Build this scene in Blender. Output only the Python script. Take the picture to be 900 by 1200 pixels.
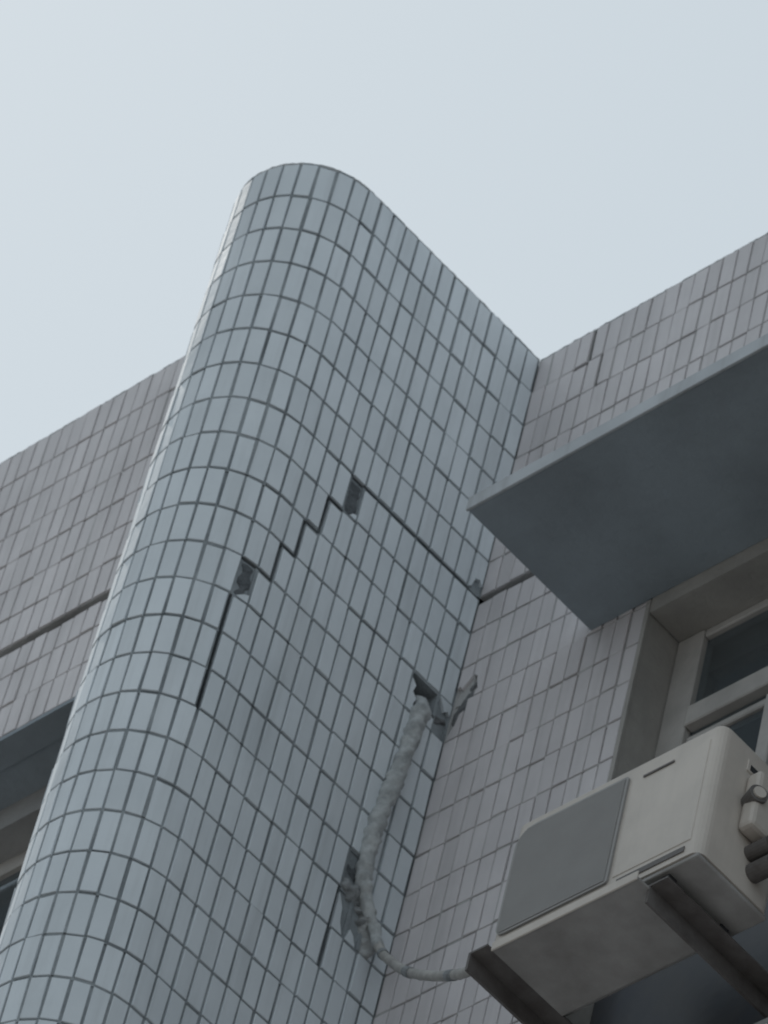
import bpy, bmesh, math, random
from mathutils import Vector, Matrix, noise
random.seed(7)
R = math.radians
sc = bpy.context.scene
for o in list(bpy.data.objects):
    bpy.data.objects.remove(o)
C = sc.collection

# ------------------------------------------------------------------ camera, sky, sun, exposure
TOP = 15.1                                   # height of the roof edge above the ground (m)
EYE = Vector((9.25908921, -7.36928897, TOP - 13.57919481))
CR = Vector((0.73447546, 0.65447346, 0.17947226))
CU = Vector((0.40678751, -0.63626789, 0.65550522))
CF = Vector((-0.5432032, 0.40844542, 0.73355478))
FPX = 7166.26                                # focal length in pixels of a 900 x 1200 picture
cam_d = bpy.data.cameras.new('camera')
cam = bpy.data.objects.new('camera', cam_d)
C.objects.link(cam)
m = Matrix((CR, CU, -CF)).transposed().to_4x4()
m.translation = EYE
cam.matrix_world = m
cam_d.sensor_fit = 'VERTICAL'
cam_d.sensor_height = 36.0
cam_d.lens = FPX / 1200.0 * 36.0
cam_d.clip_start = 0.1
cam_d.clip_end = 5000
sc.camera = cam
cam_d.dof.use_dof = True                     # a slightly soft, hand-held zoom picture
cam_d.dof.focus_distance = 12.0
cam_d.dof.aperture_fstop = 15.0

SUN_AZ = Vector((-1.0, 0.14, 0)).normalized()     # horizontal direction towards the sun
SUN_EL = R(56)
world = bpy.data.worlds.new('World')
sc.world = world
world.use_nodes = True
wn, wl = world.node_tree.nodes, world.node_tree.links
wn.clear()
sky = wn.new('ShaderNodeTexSky')
sky.sky_type = 'NISHITA'
sky.sun_disc = False
sky.sun_elevation = SUN_EL
sky.sun_rotation = math.atan2(SUN_AZ.x, SUN_AZ.y)
sky.air_density = 1.0
sky.dust_density = 1.5
sky.ozone_density = 1.0
hsv = wn.new('ShaderNodeHueSaturation')
hsv.inputs['Saturation'].default_value = 0.75
haze_mix = wn.new('ShaderNodeMix')           # thin even high haze over the clear sky
haze_mix.data_type = 'RGBA'
haze_mix.inputs['Factor'].default_value = 0.85
haze_mix.inputs['B'].default_value = (5.3, 6.05, 6.5, 1)
bg = wn.new('ShaderNodeBackground')
bg.inputs['Strength'].default_value = 0.10
wo = wn.new('ShaderNodeOutputWorld')
wl.new(sky.outputs[0], hsv.inputs['Color'])
wl.new(hsv.outputs[0], haze_mix.inputs['A'])
wl.new(haze_mix.outputs['Result'], bg.inputs['Color'])
wl.new(bg.outputs[0], wo.inputs['Surface'])

sun_d = bpy.data.lights.new('sun', 'SUN')
sun_d.energy = 2.0
sun_d.angle = R(2.0)
sun_d.color = (1.0, 0.95, 0.88)
sun = bpy.data.objects.new('sun', sun_d)
C.objects.link(sun)
sdir = Vector((SUN_AZ.x * math.cos(SUN_EL), SUN_AZ.y * math.cos(SUN_EL), math.sin(SUN_EL)))
sun.rotation_euler = sdir.to_track_quat('Z', 'Y').to_euler()
sun.location = (-20, 0, 40)

sc.view_settings.view_transform = 'Standard'
sc.view_settings.look = 'None'
sc.view_settings.exposure = 0.15
sc.view_settings.gamma = 1.0
sc.view_settings.use_curve_mapping = False

# ------------------------------------------------------------------ helpers
def mat(name, c1, c2=None, scale=8.0, rough=0.6, bump=0.0, bscale=60.0, metal=0.0, detail=6.0, stretch=(1, 1, 1), spec=0.5, obj_var=0.0, streak=0.0):
    mt = bpy.data.materials.new(name)
    mt.use_nodes = True
    n, l = mt.node_tree.nodes, mt.node_tree.links
    p = n['Principled BSDF']
    p.inputs['Roughness'].default_value = rough
    p.inputs['Metallic'].default_value = metal
    p.inputs['Specular IOR Level'].default_value = spec
    geo = n.new('ShaderNodeNewGeometry')
    mp = n.new('ShaderNodeMapping')
    mp.inputs['Scale'].default_value = stretch
    l.new(geo.outputs['Position'], mp.inputs['Vector'])
    if c2 is None:
        c2 = tuple(x * 0.75 for x in c1)
    nz = n.new('ShaderNodeTexNoise')
    nz.inputs['Scale'].default_value = scale
    nz.inputs['Detail'].default_value = detail
    nz.inputs['Roughness'].default_value = 0.62
    l.new(mp.outputs[0], nz.inputs['Vector'])
    rp = n.new('ShaderNodeMapRange')
    rp.inputs['From Min'].default_value = 0.35
    rp.inputs['From Max'].default_value = 0.68
    l.new(nz.outputs['Fac'], rp.inputs['Value'])
    mx = n.new('ShaderNodeMix')
    mx.data_type = 'RGBA'
    mx.inputs['A'].default_value = (*c1, 1)
    mx.inputs['B'].default_value = (*c2, 1)
    l.new(rp.outputs[0], mx.inputs['Factor'])
    col = mx.outputs['Result']
    if streak:                                    # rain-washed dirt running down the wall
        ms = n.new('ShaderNodeMapping'); ms.inputs['Scale'].default_value = (9, 9, 0.55)
        l.new(geo.outputs['Position'], ms.inputs['Vector'])
        ns = n.new('ShaderNodeTexNoise'); ns.inputs['Scale'].default_value = 1.6; ns.inputs['Detail'].default_value = 7; ns.inputs['Roughness'].default_value = 0.68
        l.new(ms.outputs[0], ns.inputs['Vector'])
        rs = n.new('ShaderNodeMapRange'); rs.inputs['From Min'].default_value = 0.50; rs.inputs['From Max'].default_value = 0.78
        rs.inputs['To Max'].default_value = streak
        l.new(ns.outputs['Fac'], rs.inputs['Value'])
        m2 = n.new('ShaderNodeMix'); m2.data_type = 'RGBA'
        m2.inputs['B'].default_value = (0.17, 0.165, 0.155, 1)
        l.new(rs.outputs[0], m2.inputs['Factor']); l.new(col, m2.inputs['A'])
        col = m2.outputs['Result']
    if obj_var:
        oi = n.new('ShaderNodeObjectInfo')
        ad = n.new('ShaderNodeMath'); ad.operation = 'ADD'
        l.new(oi.outputs['Random'], ad.inputs[0])
        l.new(geo.outputs['Random Per Island'], ad.inputs[1])
        fr = n.new('ShaderNodeMath'); fr.operation = 'FRACT'
        l.new(ad.outputs[0], fr.inputs[0])
        vr = n.new('ShaderNodeMapRange')
        vr.inputs['To Min'].default_value = 1 - obj_var
        vr.inputs['To Max'].default_value = 1 + obj_var
        l.new(fr.outputs[0], vr.inputs['Value'])
        hv = n.new('ShaderNodeHueSaturation')
        l.new(vr.outputs[0], hv.inputs['Value'])
        l.new(col, hv.inputs['Color'])
        col = hv.outputs[0]
        rr = n.new('ShaderNodeMapRange')
        rr.inputs['To Min'].default_value = rough - 0.08
        rr.inputs['To Max'].default_value = rough + 0.14
        l.new(nz.outputs['Fac'], rr.inputs['Value'])
        l.new(rr.outputs[0], p.inputs['Roughness'])
    l.new(col, p.inputs['Base Color'])
    if bump:
        n2 = n.new('ShaderNodeTexNoise')
        n2.inputs['Scale'].default_value = bscale
        n2.inputs['Detail'].default_value = 5
        l.new(geo.outputs['Position'], n2.inputs['Vector'])
        b = n.new('ShaderNodeBump')
        b.inputs['Strength'].default_value = bump
        b.inputs['Distance'].default_value = 0.01
        l.new(n2.outputs['Fac'], b.inputs['Height'])
        l.new(b.outputs[0], p.inputs['Normal'])
    return mt

M = {
    'tile_blue': mat('tile_blue', (0.655, 0.70, 0.735), (0.565, 0.61, 0.645), 2.3, 0.42, 0.05, 35, obj_var=0.06, spec=0.45, streak=0.22),
    'tile_rose': mat('tile_rose', (0.63, 0.60, 0.61), (0.53, 0.505, 0.515), 2.6, 0.45, 0.05, 35, obj_var=0.055, spec=0.4, streak=0.26),
    'tile_worn': mat('tile_worn', (0.50, 0.53, 0.56), (0.41, 0.435, 0.46), 3.5, 0.5, 0.08, 35, obj_var=0.10, spec=0.35, streak=0.6),
    'grout': mat('grout', (0.15, 0.168, 0.18), (0.34, 0.37, 0.39), 4.5, 0.95, 0.5, 120),
    'grout_pale': mat('grout_pale', (0.30, 0.297, 0.297), (0.52, 0.515, 0.51), 3.5, 0.95, 0.5, 120),
    'mortar': mat('mortar', (0.17, 0.175, 0.18), (0.10, 0.105, 0.11), 22, 0.95, 0.8, 70),
    'dark_mortar': mat('dark_mortar', (0.12, 0.132, 0.142), (0.075, 0.083, 0.09), 30, 0.95, 0.9, 80),
    'wrap': mat('wrap', (0.47, 0.49, 0.495), (0.27, 0.285, 0.29), 26, 0.85, 0.6, 60),
    'mortar_mid': mat('mortar_mid', (0.29, 0.305, 0.315), (0.17, 0.18, 0.185), 20, 0.95, 0.8, 60),
    'mortar_pale': mat('mortar_pale', (0.44, 0.455, 0.46), (0.28, 0.29, 0.295), 18, 0.9, 0.8, 60),
    'plaster': mat('plaster', (0.37, 0.355, 0.335), (0.28, 0.27, 0.255), 5, 0.85, 0.3, 60),
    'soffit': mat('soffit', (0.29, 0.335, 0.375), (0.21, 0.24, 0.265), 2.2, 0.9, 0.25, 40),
    'concrete': mat('concrete', (0.33, 0.33, 0.33), (0.24, 0.24, 0.24), 4, 0.9, 0.3, 50),
    'frame': mat('frame', (0.46, 0.44, 0.42), (0.35, 0.335, 0.32), 9, 0.5),
    'casing': mat('casing', (0.555, 0.505, 0.455), (0.45, 0.41, 0.37), 4, 0.5, 0.05, 30, streak=0.12),
    'grille': mat('grille', (0.305, 0.298, 0.292), (0.275, 0.268, 0.262), 7, 0.6),
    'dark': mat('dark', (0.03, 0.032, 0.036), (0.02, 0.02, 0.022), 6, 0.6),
    'painted_shade': mat('painted_shade', (0.045, 0.052, 0.066), (0.075, 0.072, 0.072), 5, 0.35, 0.1, 20),  # deep shade under the air conditioner, put into a surface colour
    'steel': mat('steel', (0.13, 0.12, 0.115), (0.08, 0.07, 0.065), 14, 0.6, 0.3, 60),
    'tray': mat('tray', (0.33, 0.32, 0.31), (0.22, 0.21, 0.20), 6, 0.7, 0.2, 40),
    'pipe': mat('pipe', (0.42, 0.41, 0.39), (0.28, 0.27, 0.26), 20, 0.7, 0.4, 60),
    'brass': mat('brass', (0.30, 0.28, 0.22), (0.18, 0.17, 0.14), 30, 0.5, metal=0.6),
    'ground': mat('ground', (0.24, 0.235, 0.225), (0.18, 0.175, 0.17), 0.4, 0.9),
    'room': mat('room', (0.20, 0.19, 0.18), (0.15, 0.145, 0.14), 2, 0.9),
    'curtain': mat('curtain', (0.32, 0.30, 0.28), (0.22, 0.20, 0.19), 6, 0.9, stretch=(3, 3, .3)),
}
def glass_mat():
    mt = bpy.data.materials.new('window_glass')
    mt.use_nodes = True
    n, l = mt.node_tree.nodes, mt.node_tree.links
    p = n['Principled BSDF']
    nz = n.new('ShaderNodeTexNoise'); nz.inputs['Scale'].default_value = 3
    rp = n.new('ShaderNodeMapRange')
    rp.inputs['To Min'].default_value = 0.03; rp.inputs['To Max'].default_value = 0.10
    l.new(nz.outputs['Fac'], rp.inputs['Value']); l.new(rp.outputs[0], p.inputs['Roughness'])
    p.inputs['Base Color'].default_value = (0.55, 0.62, 0.66, 1)
    p.inputs['Transmission Weight'].default_value = 0.92
    p.inputs['IOR'].default_value = 1.45
    return mt
M['glass'] = glass_mat()

def link(name, me, material, parent=None):
    o = bpy.data.objects.new(name, me)
    C.objects.link(o)
    if material is not None and not me.materials:
        me.materials.append(M[material] if isinstance(material, str) else material)
    if parent is not None:
        o.parent = parent
    return o
def obj(name, bm, material, parent=None, smooth=False):
    me = bpy.data.meshes.new(name)
    bmesh.ops.recalc_face_normals(bm, faces=bm.faces)
    bm.to_mesh(me); bm.free()
    if smooth:
        for p in me.polygons:
            p.use_smooth = True
    return link(name, me, material, parent)
def empty(name, loc=(0, 0, 0)):
    o = bpy.data.objects.new(name, None)
    C.objects.link(o)
    o.empty_display_size = 0.1
    o.location = loc
    return o
def tag(o, label, cat, group=None):
    o['label'] = label; o['category'] = cat
    if group:
        o['group'] = group
def box(bm, x0, x1, y0, y1, z0, z1, bev=0.0, seg=2):
    """axis box; z values are relative to the roof edge"""
    r = bmesh.ops.create_cube(bm, size=1.0)
    vs = r['verts']
    for v in vs:
        v.co = Vector(((x0 + x1) / 2 + v.co.x * (x1 - x0), (y0 + y1) / 2 + v.co.y * (y1 - y0), TOP + (z0 + z1) / 2 + v.co.z * (z1 - z0)))
    if bev:
        es = list({e for v in vs for e in v.link_edges})
        bmesh.ops.bevel(bm, geom=es, offset=bev, segments=seg, affect='EDGES', profile=0.5)
def boxo(name, dims, material, parent=None, bev=0.0, seg=2):
    bm = bmesh.new()
    box(bm, *dims, bev=bev, seg=seg)
    return obj(name, bm, material, parent)
def tube(bm, pts, rad, n=10, wob=0.0, lump=0.0):
    """swept tube through absolute points"""
    pts = [Vector(p) for p in pts]
    rings = []
    for i, p in enumerate(pts):
        t = (pts[min(i + 1, len(pts) - 1)] - pts[max(i - 1, 0)]).normalized()
        a = t.cross(Vector((0.3, 0.2, 1))).normalized()
        b = t.cross(a)
        r = (rad[i] if isinstance(rad, list) else rad) * (1 + wob * noise.noise(p * 25))
        ring = []
        for k in range(n):
            v = a * math.cos(2 * math.pi * k / n) + b * math.sin(2 * math.pi * k / n)
            q = p + v * r
            ring.append(bm.verts.new(p + v * r * (1 + lump * noise.noise(q * 42) + lump * .6 * noise.noise(q * 110))))
        rings.append(ring)
    for i in range(len(rings) - 1):
        for k in range(n):
            bm.faces.new((rings[i][k], rings[i][(k + 1) % n], rings[i + 1][(k + 1) % n], rings[i + 1][k]))
    bm.faces.new(rings[0][::-1]); bm.faces.new(rings[-1])
def spline(pts, n=8):
    pts = [Vector(p) for p in pts]
    q = [pts[0]] + pts + [pts[-1]]
    out = []
    for i in range(1, len(q) - 2):
        for k in range(n):
            t = k / n
            p0, p1, p2, p3 = q[i - 1], q[i], q[i + 1], q[i + 2]
            out.append(0.5 * ((2 * p1) + (p2 - p0) * t + (2 * p0 - 5 * p1 + 4 * p2 - p3) * t * t + (3 * p1 - p0 - 3 * p2 + p3) * t ** 3))
    out.append(pts[-1])
    return out

# ------------------------------------------------------------------ measures (m)
W, H = 0.05464, 0.15            # tile pitch across and down
GAP_V, GAP_H = 0.0084, 0.0088
PROUD = 0.0055
RN = 0.24                        # radius of the pilaster's round nose
YF = 13.75 * W                   # flat length of its right face
YL = -0.605                      # plane of the forward wall on the left
GROOVE = 7                       # row of the long open joint
XC, YC, ZC, TC = 0.505, -0.522, -1.49, 0.052     # canopy slab: left end, front, underside, thickness
XW, ZW0, ZW1, XW2 = 0.722, -1.545, -3.445, 2.25   # window opening
AC = (0.872, 1.553, -0.402, -0.135, -3.262, -2.812)

def in_view(p, nrm, mar=14):
    d = Vector(p) - EYE
    z = d.dot(CF)
    px, py = 450 + FPX * d.dot(CR) / z, 600 - FPX * d.dot(CU) / z
    facing = -d.normalized().dot(Vector((nrm[0], nrm[1], 0)))
    if facing < 0.04 or not (-mar < px < 900 + mar and -mar < py < 1200 + mar):
        return 0
    for b in ((XC, 5, YC, 0, ZC + TOP, ZC + TC + TOP), (AC[0], AC[1], AC[2], AC[3], AC[4] + TOP, AC[5] + TOP)):
        t0, t1 = 0, 0.995
        for k in range(3):
            if abs(d[k]) < 1e-9: continue
            a, c = (b[2 * k] - EYE[k]) / d[k], (b[2 * k + 1] - EYE[k]) / d[k]
            t0, t1 = max(t0, min(a, c)), min(t1, max(a, c))
        if t0 < t1:
            return 0
    # hidden behind the pilaster (left wall only)
    return facing / z / z

# tile mesh variants shared by all tiles of one size
_tile_cache = {}
def tile_mesh(w, h, var, material):
    key = (round(w, 4), round(h, 4), var, material)
    if key in _tile_cache:
        return _tile_cache[key]
    rnd = random.Random(hash((var, 11)))
    j = lambda a: rnd.uniform(-a, a)
    me = bpy.data.meshes.new('tile')
    vs = []
    c = 0.0013
    corners = [(-w / 2 + j(.0005), -h / 2 + j(.0008)), (w / 2 + j(.0005), -h / 2 + j(.0008)), (w / 2 + j(.0005), h / 2 + j(.0008)), (-w / 2 + j(.0005), h / 2 + j(.0008))]
    for y in (0.004, -PROUD + c):
        vs += [(x, y, z) for x, z in corners]
    vs += [(x - math.copysign(c, x), -PROUD + j(.0003), z - math.copysign(c, z)) for x, z in corners]
    f = [(8, 9, 10, 11)]
    for a in (0, 4):
        for k in range(4):
            k2 = (k + 1) % 4
            f.append((a + k, a + k2, a + 4 + k2, a + 4 + k))
    me.from_pydata(vs, [], f)
    me.materials.append(M[material])
    _tile_cache[key] = me
    return me

def facing(parent, path, c0, c1, r0, r1, material, gone=(), holes=(), vcrack=(), hcrack=(), groove=None, groove_w=0.030, keep=None, max_single=300, bed='grout', gv=GAP_V, gh=GAP_H, jit=1.0):
    """one tiled surface: a bed with real joints (and deep cracks) and a tile on every cell of it.
       path(s) -> (x, y, nx, ny); columns c0..c1 of pitch W, rows r0..r1 of pitch H below the roof edge"""
    gone, holes, vcrack, hcrack = set(gone), set(holes), set(vcrack), set(hcrack)
    e = 0.0050
    sl, st = [], []          # s lines, strip tags
    for b in range(c0, c1 + 1):
        sl += [b * W - e, b * W + e]
    zl = []
    for b in range(r0, r1 + 1):
        zl += [-b * H + e, -b * H - (groove_w if b == groove else e)]
    bm = bmesh.new()
    ns, nz_ = len(sl) - 1, len(zl) - 1
    def depth(i, j):
        # i: s strip index, j: z strip index ; even = joint, odd = tile body
        ci, cj = c0 + i // 2, r0 + j // 2
        if i % 2 and j % 2:
            if keep and not keep(ci, cj): return None
            if (ci, cj) in holes: return 0.075
            return 0.009 if (ci, cj) in gone else PROUD
        if keep:
            near = [(a, b) for a in ((ci,) if i % 2 else (ci - 1, ci)) for b in ((cj,) if j % 2 else (cj - 1, cj))]
            if not any(c0 <= a < c1 and r0 <= b < r1 and keep(a, b) for a, b in near): return None
        if i % 2 == 0 and j % 2:                       # vertical joint
            if (ci, cj) in vcrack: return 0.045
            if (ci, cj) in holes and (ci - 1, cj) in holes: return 0.075
        elif i % 2 and j % 2 == 0:                     # horizontal joint
            if cj == groove: return 0.08
            if (ci, cj) in hcrack: return 0.045
            if (ci, cj) in holes and (ci, cj - 1) in holes: return 0.075
        elif i % 2 == 0 and j % 2 == 0:
            if cj == groove: return 0.08
            if (ci, cj) in vcrack or (ci, cj - 1) in vcrack or (ci, cj) in hcrack or (ci - 1, cj) in hcrack: return 0.045
        fill = 0.5 + 0.9 * noise.noise((ci * .83 + .3, cj * .61 + .7, i % 2 + 2 * (j % 2) + c1)) + 0.35 * noise.noise((ci * 2.7, cj * 3.1, 9.3))
        return 0.0014 + 0.0062 * min(1, max(0, fill))          # joints raked out here, filled nearly flush there
    P = [path(s) for s in sl]
    D = [[depth(i, j) for j in range(nz_)] for i in range(ns)]
    vc = {}
    def V(i, j, d):
        k = (i, j, round(d, 5))
        if k not in vc:
            x, y, nx, ny = P[i]
            vc[k] = bm.verts.new((x - nx * d, y - ny * d, TOP + zl[j]))
        return vc[k]
    for i in range(ns):
        for j in range(nz_):
            d = D[i][j]
            if d is None: continue
            bm.faces.new((V(i, j, d), V(i, j + 1, d), V(i + 1, j + 1, d), V(i + 1, j, d)))
            for (a, b, e1, e2) in ((i + 1, j, (i + 1, j), (i + 1, j + 1)), (i, j + 1, (i, j + 1), (i + 1, j + 1))):
                if a < ns and b < nz_ and D[a][b] is not None and abs(D[a][b] - d) > 1e-5:
                    d2 = D[a][b]
                    q = (V(*e1, d), V(*e2, d), V(*e2, d2), V(*e1, d2))
                    if len(set(q)) == 4:
                        try: bm.faces.new(q)
                        except ValueError: pass
    me = bpy.data.meshes.new('tile_bed')
    bm.to_mesh(me); bm.free()
    link('tile_bed', me, bed, parent)
    # tiles
    items = []
    grnd = random.Random(c1 * 7 + r1)
    colgap = {c: round(max(0, grnd.gauss(0.0004, .0008)), 4) for c in range(c0, c1)}
    rowgap = {r: round(max(0, grnd.gauss(0.0003, .0009)), 4) for r in range(r0, r1)}
    for ci in range(c0, c1):
        for cj in range(r0, r1):
            if (ci, cj) in gone or (ci, cj) in holes or (keep and not keep(ci, cj)): continue
            x0, y0, _, _ = path((ci) * W); x1, y1, _, _ = path((ci + 1) * W)
            t = Vector((x1 - x0, y1 - y0, 0)).normalized()
            _, _, nx, ny = path((ci + 0.5) * W)
            n = Vector((t.y, -t.x, 0))
            if n.x * nx + n.y * ny < 0: n = -n
            w_, h_, dz, ds = W - gv - colgap[ci], H - gh - rowgap[cj], 0.0, 0.0
            if groove == cj: h_ -= groove_w - 0.002; dz = -(groove_w - 0.002) / 2
            if groove == cj + 1: h_ -= 0.004; dz = 0.002
            if (ci, cj) in hcrack: h_ -= 0.010; dz -= 0.005
            if (ci, cj + 1) in hcrack: h_ -= 0.002; dz += 0.001
            if (ci, cj) in vcrack: w_ -= 0.006; ds += 0.003
            if (ci + 1, cj) in vcrack: w_ -= 0.004; ds -= 0.002
            p = Vector(((x0 + x1) / 2, (y0 + y1) / 2, TOP - (cj + 0.5) * H + dz)) + Vector((x1 - x0, y1 - y0, 0)).normalized() * ds - n * PROUD
            items.append((in_view(p, n), ci, cj, p, n, w_, h_))
    items.sort(key=lambda a: -a[0])
    single = [a for a in items if a[0] > 0][:max_single]
    rest = items[len(single):]
    def place(it):
        _, ci, cj, p, n, w_, h_ = it
        rnd = random.Random(ci * 1009 + cj * 31 + int(n.x * 50) * 7 + c1)
        rz = math.atan2(n.x, -n.y)
        mt = Matrix.Translation(p - n * (-0.0006 + rnd.uniform(-.0009, .0009))) @ Matrix.Rotation(rz + rnd.gauss(0, .010), 4, 'Z') @ Matrix.Rotation(rnd.gauss(0, .007), 4, 'X') @ Matrix.Rotation(rnd.gauss(0, .006), 4, 'Y')
        mt = Matrix.Translation((rnd.gauss(0, .0007), rnd.gauss(0, .0007), rnd.gauss(0, .0011))) @ mt
        return mt, tile_mesh(w_, h_, rnd.randrange(8), material)
    for it in single:
        mt, me = place(it)
        o = bpy.data.objects.new('tile', me)
        C.objects.link(o)
        o.parent = parent
        o.matrix_local = mt
    if rest:
        vs, fs = [], []
        for it in rest:
            mt, me = place(it)
            k = len(vs)
            vs += [mt @ v.co for v in me.vertices]
            fs += [tuple(k + a for a in p.vertices) for p in me.polygons]
        me = bpy.data.meshes.new('tiles')
        me.from_pydata(vs, [], fs)
        o = link('tile_field', me, material, parent)
        o['kind'] = 'stuff'
    return single

# ------------------------------------------------------------------ ground
bm = bmesh.new()
bmesh.ops.create_grid(bm, x_segments=8, y_segments=8, size=2500)
g = obj('ground', bm, 'ground')
g['kind'] = 'structure'

# ------------------------------------------------------------------ the building
B = empty('tiled_building', (0, 0, 0))
tag(B, 'grey tiled building with a rounded cracked pilaster, parapet walls and window canopy', 'building')

# --- pilaster with a half-round nose
def fin_path(s):
    if s <= YF:
        return (0.0, -s, 1.0, 0.0)
    a = (s - YF) / RN
    if a <= math.pi:
        return (-RN + RN * math.cos(a), -YF - RN * math.sin(a), math.cos(a), -math.sin(a))
    return (-2 * RN, -YF + (s - YF - math.pi * RN), -1.0, 0.0)
pil = empty('pilaster'); pil.parent = B
crack_v = [(11, 8), (12, 9), (13, 10), (15, 12), (15, 13), (15, 14), (4, 16), (4, 17)]
crack_h = [(c, 7) for c in range(0, 10)] + [(10, 8), (11, 9), (12, 10), (13, 11), (14, 11)]
fin_gone = [(9, 7), (14, 11), (2, 15), (3, 15), (2, 16), (3, 16), (1, 16), (0, 10), (0, 6)]
fin_holes = [(1, 10), (2, 10)]
facing(pil, fin_path, 0, 30, 0, 34, 'tile_blue', fin_gone, fin_holes, crack_v, crack_h)
def fin_prism(bm, off, z0, z1):
    pts = [(0, 0.12)] + [fin_path(YF + math.pi * RN * k / 24)[:2] for k in range(25)] + [(-2 * RN, 0.12)]
    res = []
    for x, y in pts:
        d = Vector((x + RN, min(y + YF, 0)))
        if d.length > 1e-6: d = d * ((d.length - off) / d.length)
        res.append((d.x - RN, y if y > -YF else d.y - YF))
    b = [bm.verts.new((x, y, TOP + z0)) for x, y in res]
    t = [bm.verts.new((x, y, TOP + z1)) for x, y in res]
    n = len(b)
    for k in range(n):
        bm.faces.new((b[k], b[(k + 1) % n], t[(k + 1) % n], t[k]))
    bm.faces.new(b[::-1]); bm.faces.new(t)
bm = bmesh.new(); fin_prism(bm, 0.08, -34 * H, -0.02); obj('pilaster_core', bm, 'mortar', pil)
bm = bmesh.new(); fin_prism(bm, 0.02, -0.019, 0.004); obj('pilaster_cap', bm, 'mortar_pale', pil)
bm = bmesh.new(); fin_prism(bm, 0.0, -TOP, -34 * H - 0.004); obj('pilaster_shaft', bm, 'tile_blue', pil)

# --- forward wall on the left
lw = empty('forward_wall'); lw.parent = B
def left_path(s):
    return (-2 * RN - s, YL, 0.0, -1.0)
facing(lw, left_path, 0, 44, 0, 10, 'tile_rose', groove=GROOVE, groove_w=0.036, bed='grout_pale', gv=0.0048, gh=0.0066)
boxo('wall_core', (-6, -2 * RN, YL + 0.09, YL + 0.33, -1.495, -0.004), 'mortar', lw)
boxo('wall_cap', (-2 * RN - 44 * W, -2 * RN - 0.002, YL + 0.02, YL + 0.33, -0.0035, 0.004), 'mortar_pale', lw)
boxo('bottom_edge', (-2 * RN - 44 * W, -2 * RN - 0.002, YL + 0.001, YL + 0.089, -1.512, -1.4965), 'soffit', lw)
boxo('soffit', (-6, -2 * RN - 0.002, YL + 0.09, -0.40, -1.506, -1.4955), 'soffit', lw)
boxo('lintel', (-6, -2 * RN - 0.003, -0.40, -0.262, -1.60, -1.497), 'concrete', lw)
lwin = empty('window'); lwin.parent = B
boxo('frame', (-4, -2 * RN - 0.004, -0.30, -0.263, -1.66, -1.601), 'frame', lwin)
boxo('pane', (-4, -2 * RN - 0.004, -0.285, -0.279, -3.2, -1.661), 'glass', lwin)
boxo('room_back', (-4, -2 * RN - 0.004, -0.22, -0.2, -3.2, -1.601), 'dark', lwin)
boxo('lower_wall', (-6, -2 * RN - 0.004, -0.32, -0.05, -TOP, -3.21), 'tile_rose', lw)

def crest(parent, path, s0, s1, depth, step=0.011):
    """ragged bed of mortar finishing the top edge"""
    bm = bmesh.new(); prev = None
    k = int((s1 - s0) / step)
    for i in range(k + 1):
        s = s0 + (s1 - s0) * i / k
        x, y, nx, ny = path(s)
        a = noise.noise((s * 21, 3.3, depth * 9)); b = noise.noise((s * 64, 7.1, depth * 5)); c = noise.noise((s * 5.5, 1.7, 4.4))
        top = 0.009 + 0.004 * a + 0.003 * b + 0.004 * c
        out = -0.0025 + 0.0022 * b
        row = [bm.verts.new((x + nx * o, y + ny * o, TOP + z)) for o, z in ((out - 0.002, -0.0025), (out, top * 0.6), (out - 0.006, top), (out - depth, top + 0.003), (out - depth, -0.0025))]
        if prev:
            for u in range(4):
                bm.faces.new((prev[u], prev[u + 1], row[u + 1], row[u]))
        prev = row
    return obj('mortar_crest', bm, 'mortar_pale', parent)
crest(pil, fin_path, 0.0, 30 * W, 0.10)
crest(lw, left_path, 0.0, 44 * W, 0.10)
# --- recessed wall on the right
rw = empty('recessed_wall'); rw.parent = B
def right_path(s):
    return (s, 0.0, 0.0, -1.0)
NW = 13
rw_gone = [(0, 9), (1, 9), (0, 10), (29, 2)]
rw_holes = []
facing(rw, right_path, 0, 56, 0, 27, 'tile_rose', rw_gone, rw_holes, [(4, 0), (5, 1)], [(3, 1)], groove=GROOVE,
       keep=lambda c, r: r < 9 or c < NW or c >= 42 or r >= 23, bed='grout_pale', gv=0.0048, gh=0.0066)
cx0 = XW
boxo('wall_core', (-0.6, 6, 0.088, 0.30, ZW0 + 0.001, -0.004), 'mortar', rw)
boxo('wall_core', (-0.6, XW - 0.012, 0.082, 0.30, ZW1 - 0.01, ZW0), 'mortar', rw)
boxo('wall_core', (XW2 + 0.012, 6, 0.082, 0.30, ZW1 - 0.01, ZW0), 'mortar', rw)
boxo('wall_core', (-0.6, 6, 0.088, 0.30, -TOP, ZW1 - 0.011), 'mortar', rw)
crest(rw, right_path, 0.0, 56 * W, 0.10)
boxo('wall_cap', (0.0, 56 * W, 0.02, 0.30, -0.0035, 0.004), 'mortar_pale', rw)
boxo('lower_wall', (0.001, 6, 0.0, 0.08, -TOP, -27 * H - 0.005), 'tile_rose', rw)
# plaster reveals and edge beads of the opening
boxo('reveal', (XW - 0.011, XW, 0.004, 0.26, ZW1, -1.4935), 'plaster', rw)
boxo('edge_bead', (NW * W + 0.0005, XW + 0.003, -0.004, 0.0035, ZW1, -1.4935), 'plaster', rw)
boxo('head_reveal', (XW + 0.004, XW2, -0.0005, 0.26, ZW0, -1.40), 'plaster', rw)
boxo('reveal', (XW2, XW2 + 0.011, 0.004, 0.26, ZW1, -1.4935), 'plaster', rw)
boxo('sill', (XW, XW2, -0.004, 0.26, ZW1 - 0.02, ZW1), 'concrete', rw, bev=0.004)

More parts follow.
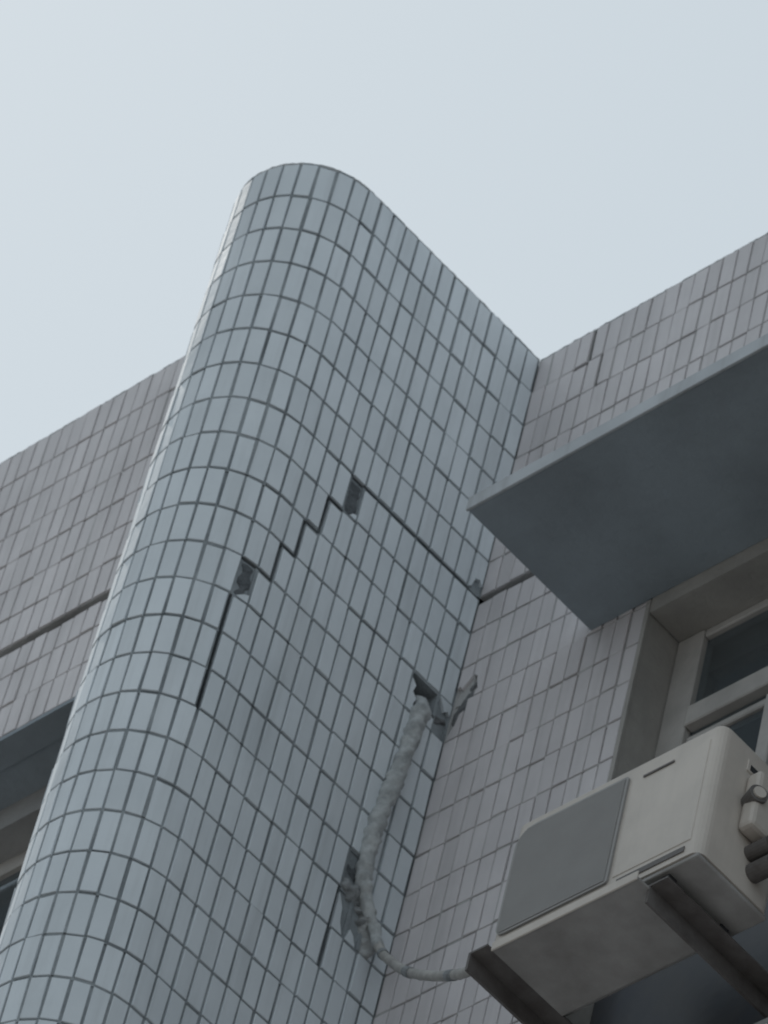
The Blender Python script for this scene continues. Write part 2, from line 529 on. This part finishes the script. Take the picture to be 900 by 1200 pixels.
# --- canopy slab over the window
ca = empty('canopy'); ca.parent = B
boxo('slab', (XC, 5.0, YC + 0.0095, -0.001, ZC + 0.0022, ZC + TC - 0.002), 'soffit', ca, bev=0.001, seg=1)
boxo('fascia', (XC - 0.004, 5.0, YC, YC + 0.009, ZC, ZC + TC), 'tile_worn', ca, bev=0.0015, seg=1)

# --- window under the canopy
wi = empty('window'); wi.parent = B
FY0, FY1 = 0.125, 0.175
def wbar(name, x0, x1, z0, z1, y0=FY0, y1=FY1, mt='frame'):
    return boxo(name, (x0, x1, y0, y1, z0, z1), mt, wi, bev=0.004, seg=1)
wbar('frame_jamb', XW + 0.001, XW + 0.095, ZW1 + 0.001, ZW0 - 0.001)
wbar('frame_jamb', XW2 - 0.06, XW2 - 0.001, ZW1 + 0.001, ZW0 - 0.001)
wbar('frame_head', XW + 0.096, XW2 - 0.061, ZW0 - 0.03, ZW0 - 0.001, FY0 + 0.004)
wbar('frame_foot', XW + 0.096, XW2 - 0.061, ZW1 + 0.001, ZW1 + 0.07)
wbar('lower_rail', 1.73, XW2 - 0.061, -3.36, -3.29, FY0 - 0.008, FY1, 'steel')
boxo('shade_sheet', (XW + 0.003, 1.72, FY0 - 0.022, FY0 - 0.013, ZW1 + 0.002, -2.74), 'painted_shade', wi)  # added dark sheet over the lower window, stands for shade below the unit
wbar('transom', XW + 0.096, XW2 - 0.061, -1.935, -1.860, FY0 - 0.006)
wbar('mullion', 1.118, 1.165, ZW1 + 0.071, -1.990, FY0 - 0.012, FY1 - 0.01)
wbar('mullion', 1.62, 1.67, ZW1 + 0.071, -1.936, FY0 - 0.002)
wbar('sash_rail', XW + 0.096, 1.117, -1.990, -1.965, FY0 + 0.014)
boxo('pane', (XW + 0.09, XW2 - 0.055, FY0 + 0.02, FY0 + 0.025, -1.87, ZW0 - 0.025), 'glass', wi)
boxo('pane', (XW + 0.09, 1.125, FY0 + 0.026, FY0 + 0.031, ZW1 + 0.06, -1.93), 'glass', wi)
boxo('pane', (1.16, 1.63, FY0 + 0.02, FY0 + 0.025, ZW1 + 0.06, -1.93), 'glass', wi)
boxo('pane', (1.66, XW2 - 0.055, FY0 + 0.026, FY0 + 0.031, ZW1 + 0.06, -1.93), 'glass', wi)
# the room behind the glass
bm = bmesh.new()
box(bm, XW - 0.6, XW2 + 0.6, 0.301, 3.0, -3.7, -1.4)
room = obj('room', bm, 'room', wi)
bm = bmesh.new(); bm.from_mesh(room.data)
front = [f for f in bm.faces if abs(f.calc_center_median().y - 0.301) < 1e-4]
bmesh.ops.delete(bm, geom=front, context='FACES')
bmesh.ops.reverse_faces(bm, faces=bm.faces)
bm.to_mesh(room.data); bm.free()
# roof slab closing the building behind the parapets
boxo('roof_slab', (-6, 6, 0.301, 8, -0.9, -0.7), 'concrete', B)
boxo('rear_wall', (-6, 6, 7.7, 8, -TOP, -0.901), 'concrete', B)

# --- broken mortar, debris and shards on the pilaster
def lump_strip(name, path, half, amp, base, material, parent, seed, to3d, n_u=9, step=0.012):
    """ragged mortar ridge on a plane; path: list of (s, z); to3d(s, z, d) with d out of the wall"""
    pts = []
    for (a, b) in zip(path[:-1], path[1:]):
        L = math.hypot(b[0] - a[0], b[1] - a[1]); k = max(2, int(L / step))
        pts += [(a[0] + (b[0] - a[0]) * i / k, a[1] + (b[1] - a[1]) * i / k) for i in range(k)]
    pts.append(path[-1])
    bm = bmesh.new(); rows = []
    for i, (s, z) in enumerate(pts):
        row = []
        hw = half * (0.75 + 0.7 * noise.noise((i * .21, seed, 3.1)))
        for u in range(n_u):
            t = u / (n_u - 1) * 2 - 1
            ss = s + t * hw + 0.006 * noise.noise((s * 60, z * 60, seed)); zz = z + 0.006 * noise.noise((s * 50, z * 50, seed + 9))
            d = base + amp * (0.55 + 1.2 * noise.noise((ss * 28, zz * 28, seed))) + amp * .28 * noise.noise((ss * 80, zz * 90, seed + 4)) - amp * 1.5 * t ** 6
            endf = min(1, i / 3, (len(pts) - 1 - i) / 3)
            row.append(bm.verts.new(to3d(ss, zz, d * endf - 0.012 * (1 - endf))))
        rows.append(row)
    for a, b in zip(rows[:-1], rows[1:]):
        for u in range(n_u - 1):
            bm.faces.new((a[u], a[u + 1], b[u + 1], b[u]))
    return obj(name, bm, material, parent, True)
def on_fin(s, z, d):
    x, y, nx, ny = fin_path(s); return (x + nx * d, y + ny * d, TOP + z)
def on_right(s, z, d):
    return (s, -d, TOP + z)
lump_strip('mortar_patch', [(3.4 * W, -10.65 * H), (1.9 * W, -10.80 * H), (0.9 * W, -10.62 * H), (0.05 * W, -10.45 * H)], 0.034, 0.013, -0.012, 'mortar', pil, 8.3, on_fin, n_u=25, step=0.004)
lump_strip('mortar_patch', [(0.1 * W, -10.65 * H), (0.75 * W, -10.1 * H), (1.35 * W, -9.45 * H)], 0.030, 0.008, -0.009, 'mortar', rw, 5.5, on_right, n_u=23, step=0.004)
lump_strip('mortar_patch', [(3.6 * W, -15.7 * H), (2.9 * W, -16.1 * H), (1.9 * W, -16.2 * H), (1.2 * W, -16.6 * H)], 0.045, 0.022, -0.006, 'mortar_mid', pil, 6.1, on_fin, n_u=25, step=0.005)
lump_strip('mortar_patch', [(2.3 * W, -15.9 * H), (1.7 * W, -16.5 * H), (1.5 * W, -17.0 * H)], 0.030, 0.028, -0.002, 'mortar_pale', pil, 2.4, on_fin, n_u=21, step=0.005)
lump_strip('mortar_patch', [(3.75 * W, -15.1 * H), (3.2 * W, -15.5 * H), (2.4 * W, -15.7 * H)], 0.050, 0.010, -0.016, 'dark_mortar', pil, 21.3, on_fin, n_u=15)
for c, r in ((9, 7), (14, 11)):                                         # ridged adhesive where a tile fell off
    lump_strip('adhesive_bed', [((c + .5) * W, -(r + .03) * H), ((c + .5) * W, -(r + .97) * H)], 0.026, 0.0014, -0.0078, 'dark_mortar', pil, c * 3.1, on_fin, n_u=13, step=0.006)
def remnant(to3d, parent, c, r, poly, material):
    """what is left of a broken tile: poly in cell units, (0, 0) upper corner nearest the inner corner"""
    rnd = random.Random(c * 17 + r * 5)
    bm = bmesh.new(); lo, hi = [], []
    tl, tv = rnd.uniform(-.03, .03), rnd.uniform(-.02, .02)
    for u, v in poly:
        ss, zz = (c + 0.06 + 0.88 * u) * W, -(r + 0.025 + 0.95 * v) * H
        dd = (u - .5) * W * tl + (v - .5) * H * tv
        lo.append(bm.verts.new(to3d(ss, zz, -0.010 + dd))); hi.append(bm.verts.new(to3d(ss, zz, 0.0006 + dd)))
    n = len(lo)
    bm.faces.new(lo[::-1]); bm.faces.new(hi)
    for i in range(n):
        bm.faces.new((lo[i], lo[(i + 1) % n], hi[(i + 1) % n], hi[i]))
    return obj('broken_tile', bm, material, parent)
for c, r, poly in ((0, 6, [(0, 0), (1, 0), (1, .98), (.8, .93), (.62, .66), (.25, .60), (0, .72)]), (9, 7, [(0, .86), (.3, .90), (.5, 1), (0, 1)]), (14, 11, [(0, .80), (.35, .86), (.8, 1), (0, 1)]), (0, 10, [(0, 0), (1, 0), (.8, .10), (.45, .30), (.2, .22), (0, .28)]), (2, 10, [(1, .18), (1, 1), (.35, 1), (.55, .8), (.4, .62), (.75, .5), (.62, .3)]),
                   (1, 10, [(0, .72), (.3, .66), (.55, .82), (1, .75), (1, 1), (0, 1)]), (1, 16, [(0, 0), (.6, 0), (.4, .3), (.5, .6), (.2, 1), (0, 1)]), (3, 16, [(1, .1), (1, 1), (.2, 1), (.5, .75), (.6, .4)]),
                   (2, 16, [(.2, 1), (.5, .78), (.8, .7), (1, 1)]), (2, 15, [(0, 0), (.5, 0), (.3, .3), (.45, .62), (.2, 1), (0, 1)])):
    remnant(on_fin, pil, c, r, poly, 'tile_blue')
for c, r, poly in ((0, 9, [(0, 0), (1, 0), (1, .36), (.7, .5), (.35, .62), (.2, .5), (0, .55)]), (1, 9, [(0, 0), (1, 0), (1, 1), (.35, 1), (.55, .82), (.42, .6), (.3, .42), (0, .34)]),
                   (0, 10, [(1, .3), (1, 1), (0, 1), (.2, .8), (.5, .62), (.7, .35)])):
    remnant(on_right, rw, c, r, poly, 'tile_rose')
# ------------------------------------------------------------------ air conditioner
ac = empty('air_conditioner', (0, 0, 0))
tag(ac, 'cream outdoor air conditioner unit with dark grey front grille hung before the window', 'air conditioner')
x0, x1, y0, y1, z0, z1 = AC
bm = bmesh.new()
box(bm, x0, x1, y0, y1, z0, z1)
es = [e for e in bm.edges if abs(e.verts[0].co.z - e.verts[1].co.z) > 0.1]
bmesh.ops.bevel(bm, geom=es, offset=0.030, segments=5, affect='EDGES', profile=0.5)
es = [e for e in bm.edges if e.verts[0].co.z > TOP + z1 - 1e-4 and e.verts[1].co.z > TOP + z1 - 1e-4]
bmesh.ops.bevel(bm, geom=es, offset=0.010, segments=2, affect='EDGES', profile=0.5)
casing = obj('casing', bm, 'casing', ac)
gx0, gx1, gz0, gz1 = x0 + 0.020, x0 + 0.385, z0 + 0.040, z1 - 0.036
bm = bmesh.new()                                                        # grille plate with rounded corners
rc = 0.060
outline = []
for (cxx, czz, a0) in ((gx1 - 0.01, gz1 - 0.01, 0), (gx0 + rc, gz1 - rc, 90), (gx0 + 0.03, gz0 + 0.03, 180), (gx1 - 0.01, gz0 + 0.01, 270)):
    r_ = rc if a0 == 90 else (0.03 if a0 == 180 else 0.01)
    for k in range(6):
        a = R(a0 + 18 * k)
        outline.append((cxx + r_ * math.cos(a), czz + r_ * math.sin(a)))
fv = [bm.verts.new((x, y0 - 0.007, TOP + z)) for x, z in outline]
bv = [bm.verts.new((x, y0 + 0.004, TOP + z)) for x, z in outline]
bm.faces.new(fv)
for k in range(len(fv)):
    bm.faces.new((fv[k], fv[(k + 1) % len(fv)], bv[(k + 1) % len(fv)], bv[k]))
grille = obj('fan_grille', bm, 'grille', ac)
nsl = 62
bm = bmesh.new()
for k in range(nsl):
    z = gz0 + 0.010 + (gz1 - gz0 - 0.020) * k / (nsl - 1)
    ind = max(0.008, 0.066 - math.sqrt(max(0, 0.06 ** 2 - max(0, z - gz1 + 0.06) ** 2)), 0.036 - math.sqrt(max(0, 0.03 ** 2 - max(0, gz0 + 0.03 - z) ** 2)))
    box(bm, gx0 + ind, gx1 - 0.008, y0 - 0.0095, y0 - 0.006, z - 0.0020, z + 0.0020)
slats = obj('slats', bm, 'grille', grille)
slats['kind'] = 'stuff'
boxo('service_panel', (gx1 + 0.012, x1 - 0.034, y0 - 0.0022, y0 + 0.002, z0 + 0.052, z1 - 0.045), 'casing', ac, bev=0.0015, seg=1)
boxo('panel_seam', (gx1 + 0.05, gx1 + 0.15, y0 - 0.0055, y0 - 0.0035, z1 - 0.068, z1 - 0.061), 'steel', ac)
boxo('panel_slot', (gx1 + 0.03, x1 - 0.05, y0 - 0.003, y0 + 0.003, z0 + 0.018, z0 + 0.036), 'steel', ac)
boxo('front_slot', (gx0 + 0.004, gx1 + 0.01, y0 - 0.0012, y0 + 0.003, z0 + 0.010, z0 + 0.026), 'steel', ac)
boxo('base_pan', (x0 + 0.004, x1 - 0.004, y0 + 0.004, y1 - 0.004, z0 - 0.014, z0 - 0.0005), 'tray', ac, bev=0.004)
# right side: handle recess, valve cover, valves
hb = boxo('handle', (x1 - 0.002, x1 + 0.0035, y0 + 0.10, y0 + 0.20, z1 - 0.085, z1 - 0.045), 'casing', ac, bev=0.002, seg=1)
boxo('handle_recess', (x1 + 0.003, x1 + 0.0045, y0 + 0.11, y0 + 0.19, z1 - 0.078, z1 - 0.060), 'dark', hb)
vcov = boxo('valve_cover', (x1 + 0.0005, x1 + 0.05, y0 + 0.105, y0 + 0.235, z0 + 0.16, z1 - 0.10), 'casing', ac, bev=0.012)
def cyl(name, c, axis, rad, L, material, parent, n=16, bev=0.0):
    bm = bmesh.new()
    r = bmesh.ops.create_cone(bm, cap_ends=True, segments=n, radius1=rad, radius2=rad, depth=L)
    q = Vector((0, 0, 1)).rotation_difference(Vector(axis))
    for v in bm.verts:
        v.co = q @ v.co + Vector((c[0], c[1], c[2] + TOP))
    return obj(name, bm, material, parent)
kn = cyl('valve_knob', (x1 + 0.030, y0 + 0.118, -3.00), (1, -0.4, 0), 0.026, 0.05, 'steel', ac)
cyl('knob_face', (x1 + 0.049, y0 + 0.1105, -3.00), (1, -0.4, 0), 0.017, 0.02, 'casing', kn)
for k, (yy, zz, rr) in enumerate(((y0 + 0.165, -3.135, 0.022), (y0 + 0.185, -3.185, 0.026))):
    v = cyl('service_valve', (x1 + 0.035, yy, zz), (1, 0, 0), rr, 0.07, 'steel', ac)
    cyl('flare_nut', (x1 + 0.076, yy, zz), (1, 0, 0), rr * 0.8, 0.02, 'brass', v, n=6)
bm = bmesh.new()
tube(bm, spline([(x1 + 0.07, y0 + 0.17, TOP - 3.14), (x1 + 0.12, y0 + 0.19, TOP - 3.16), (x1 + 0.13, y0 + 0.24, TOP - 3.24), (x1 + 0.10, y0 + 0.33, TOP - 3.32), (x1 + 0.05, y0 + 0.39, TOP - 3.36)]), 0.014, wob=0.2)
obj('copper_line', bm, 'pipe', ac, True)

# drip tray below the unit and the two steel arms that carry it
tr = empty('drip_tray')
tag(tr, 'shallow grey metal tray lying under the air conditioner on steel arms', 'tray')
TX0, TX1, TY0, TY1, TZ = 0.935, 1.405, -0.440, -0.175, -3.318
boxo('plate', (TX0, TX1, TY0, TY1, TZ, TZ + 0.010), 'tray', tr, bev=0.003)
boxo('lip', (TX0, TX1, TY0 - 0.006, TY0 - 0.0005, TZ - 0.004, TZ + 0.026), 'casing', tr, bev=0.002, seg=1)
for i, bx in enumerate((0.900, 1.432)):
    b = empty('wall_bracket')
    tag(b, ['dark steel angle bracket under the grille end of the air conditioner', 'dark steel angle bracket under the valve end of the air conditioner'][i], 'bracket', 'steel brackets carrying the air conditioner')
    boxo('arm', (bx - 0.032, bx + 0.030, -0.455 if i == 0 else -0.40, 0.095, -3.308, -3.302), 'steel', b)
    boxo('arm_flange', (bx - 0.032, bx - 0.024, -0.455 if i == 0 else -0.40, 0.095, -3.362, -3.309), 'steel', b)
    boxo('end_plate', (bx - 0.035, bx + 0.035, 0.0955, 0.1015, -3.40, -3.26), 'steel', b)
for sx in (0.895, 1.437):
    for yy in (y0 + 0.03, y1 - 0.04):
        boxo('foot', (sx - 0.014, sx + 0.014, yy - 0.014, yy + 0.014, -3.3015, z0 - 0.0145), 'dark', ac)

# insulated pipe from the broken pilaster to the unit
pts = [Vector(on_fin(1.75 * W, -10.35 * H, -0.045)), Vector(on_fin(2.0 * W, -10.75 * H, 0.004)), Vector(on_fin(2.25 * W, -11.5 * H, 0.013)), Vector(on_fin(2.4 * W, -12.3 * H, 0.012)),
       Vector(on_fin(2.75 * W, -13.3 * H, 0.012)), Vector(on_fin(3.05 * W, -14.4 * H, 0.011)), Vector(on_fin(2.95 * W, -15.3 * H, 0.010)), Vector(on_fin(2.45 * W, -15.95 * H, 0.014)),
       Vector((0.028, -0.092, TOP - 2.475)), Vector((0.060, -0.090, TOP - 2.55)), Vector((0.122, -0.100, TOP - 2.634)), Vector((0.277, -0.150, TOP - 2.803)),
       Vector((0.487, -0.230, TOP - 2.994)), Vector((0.714, -0.325, TOP - 3.180)), Vector((0.864, -0.385, TOP - 3.262)), Vector((0.925, -0.388, TOP - 3.283))]
path = spline(pts, 14)
rads = []
for i in range(len(path)):
    t = i / 14
    rads.append(0.026 - 0.003 * max(0, t - 1) / 5 if t < 6 else (0.023 - 0.0095 * (t - 6) / 3 if t < 9 else 0.0135))
bm = bmesh.new()
tube(bm, path[:14 * 9 + 1], rads[:14 * 9 + 1], 20, wob=0.18, lump=0.30)
pipe = obj('wrapped_pipe', bm, 'wrap', None, True)
tag(pipe, 'lumpy wrapped pipe from the hole in the pilaster down and across to the air conditioner', 'pipe')
bm = bmesh.new()
tube(bm, path[14 * 9 - 2:], rads[14 * 9 - 2:], 12, wob=0.12, lump=0.08)
obj('bare_end', bm, 'pipe', pipe, True)
for k in range(len(path) - 16, 14 * 9, -21):                            # turns of tape round the thin end
    bm = bmesh.new()
    tube(bm, path[k:k + 4], 0.0152, 12)
    obj('tape_band', bm, 'mortar_mid', pipe)
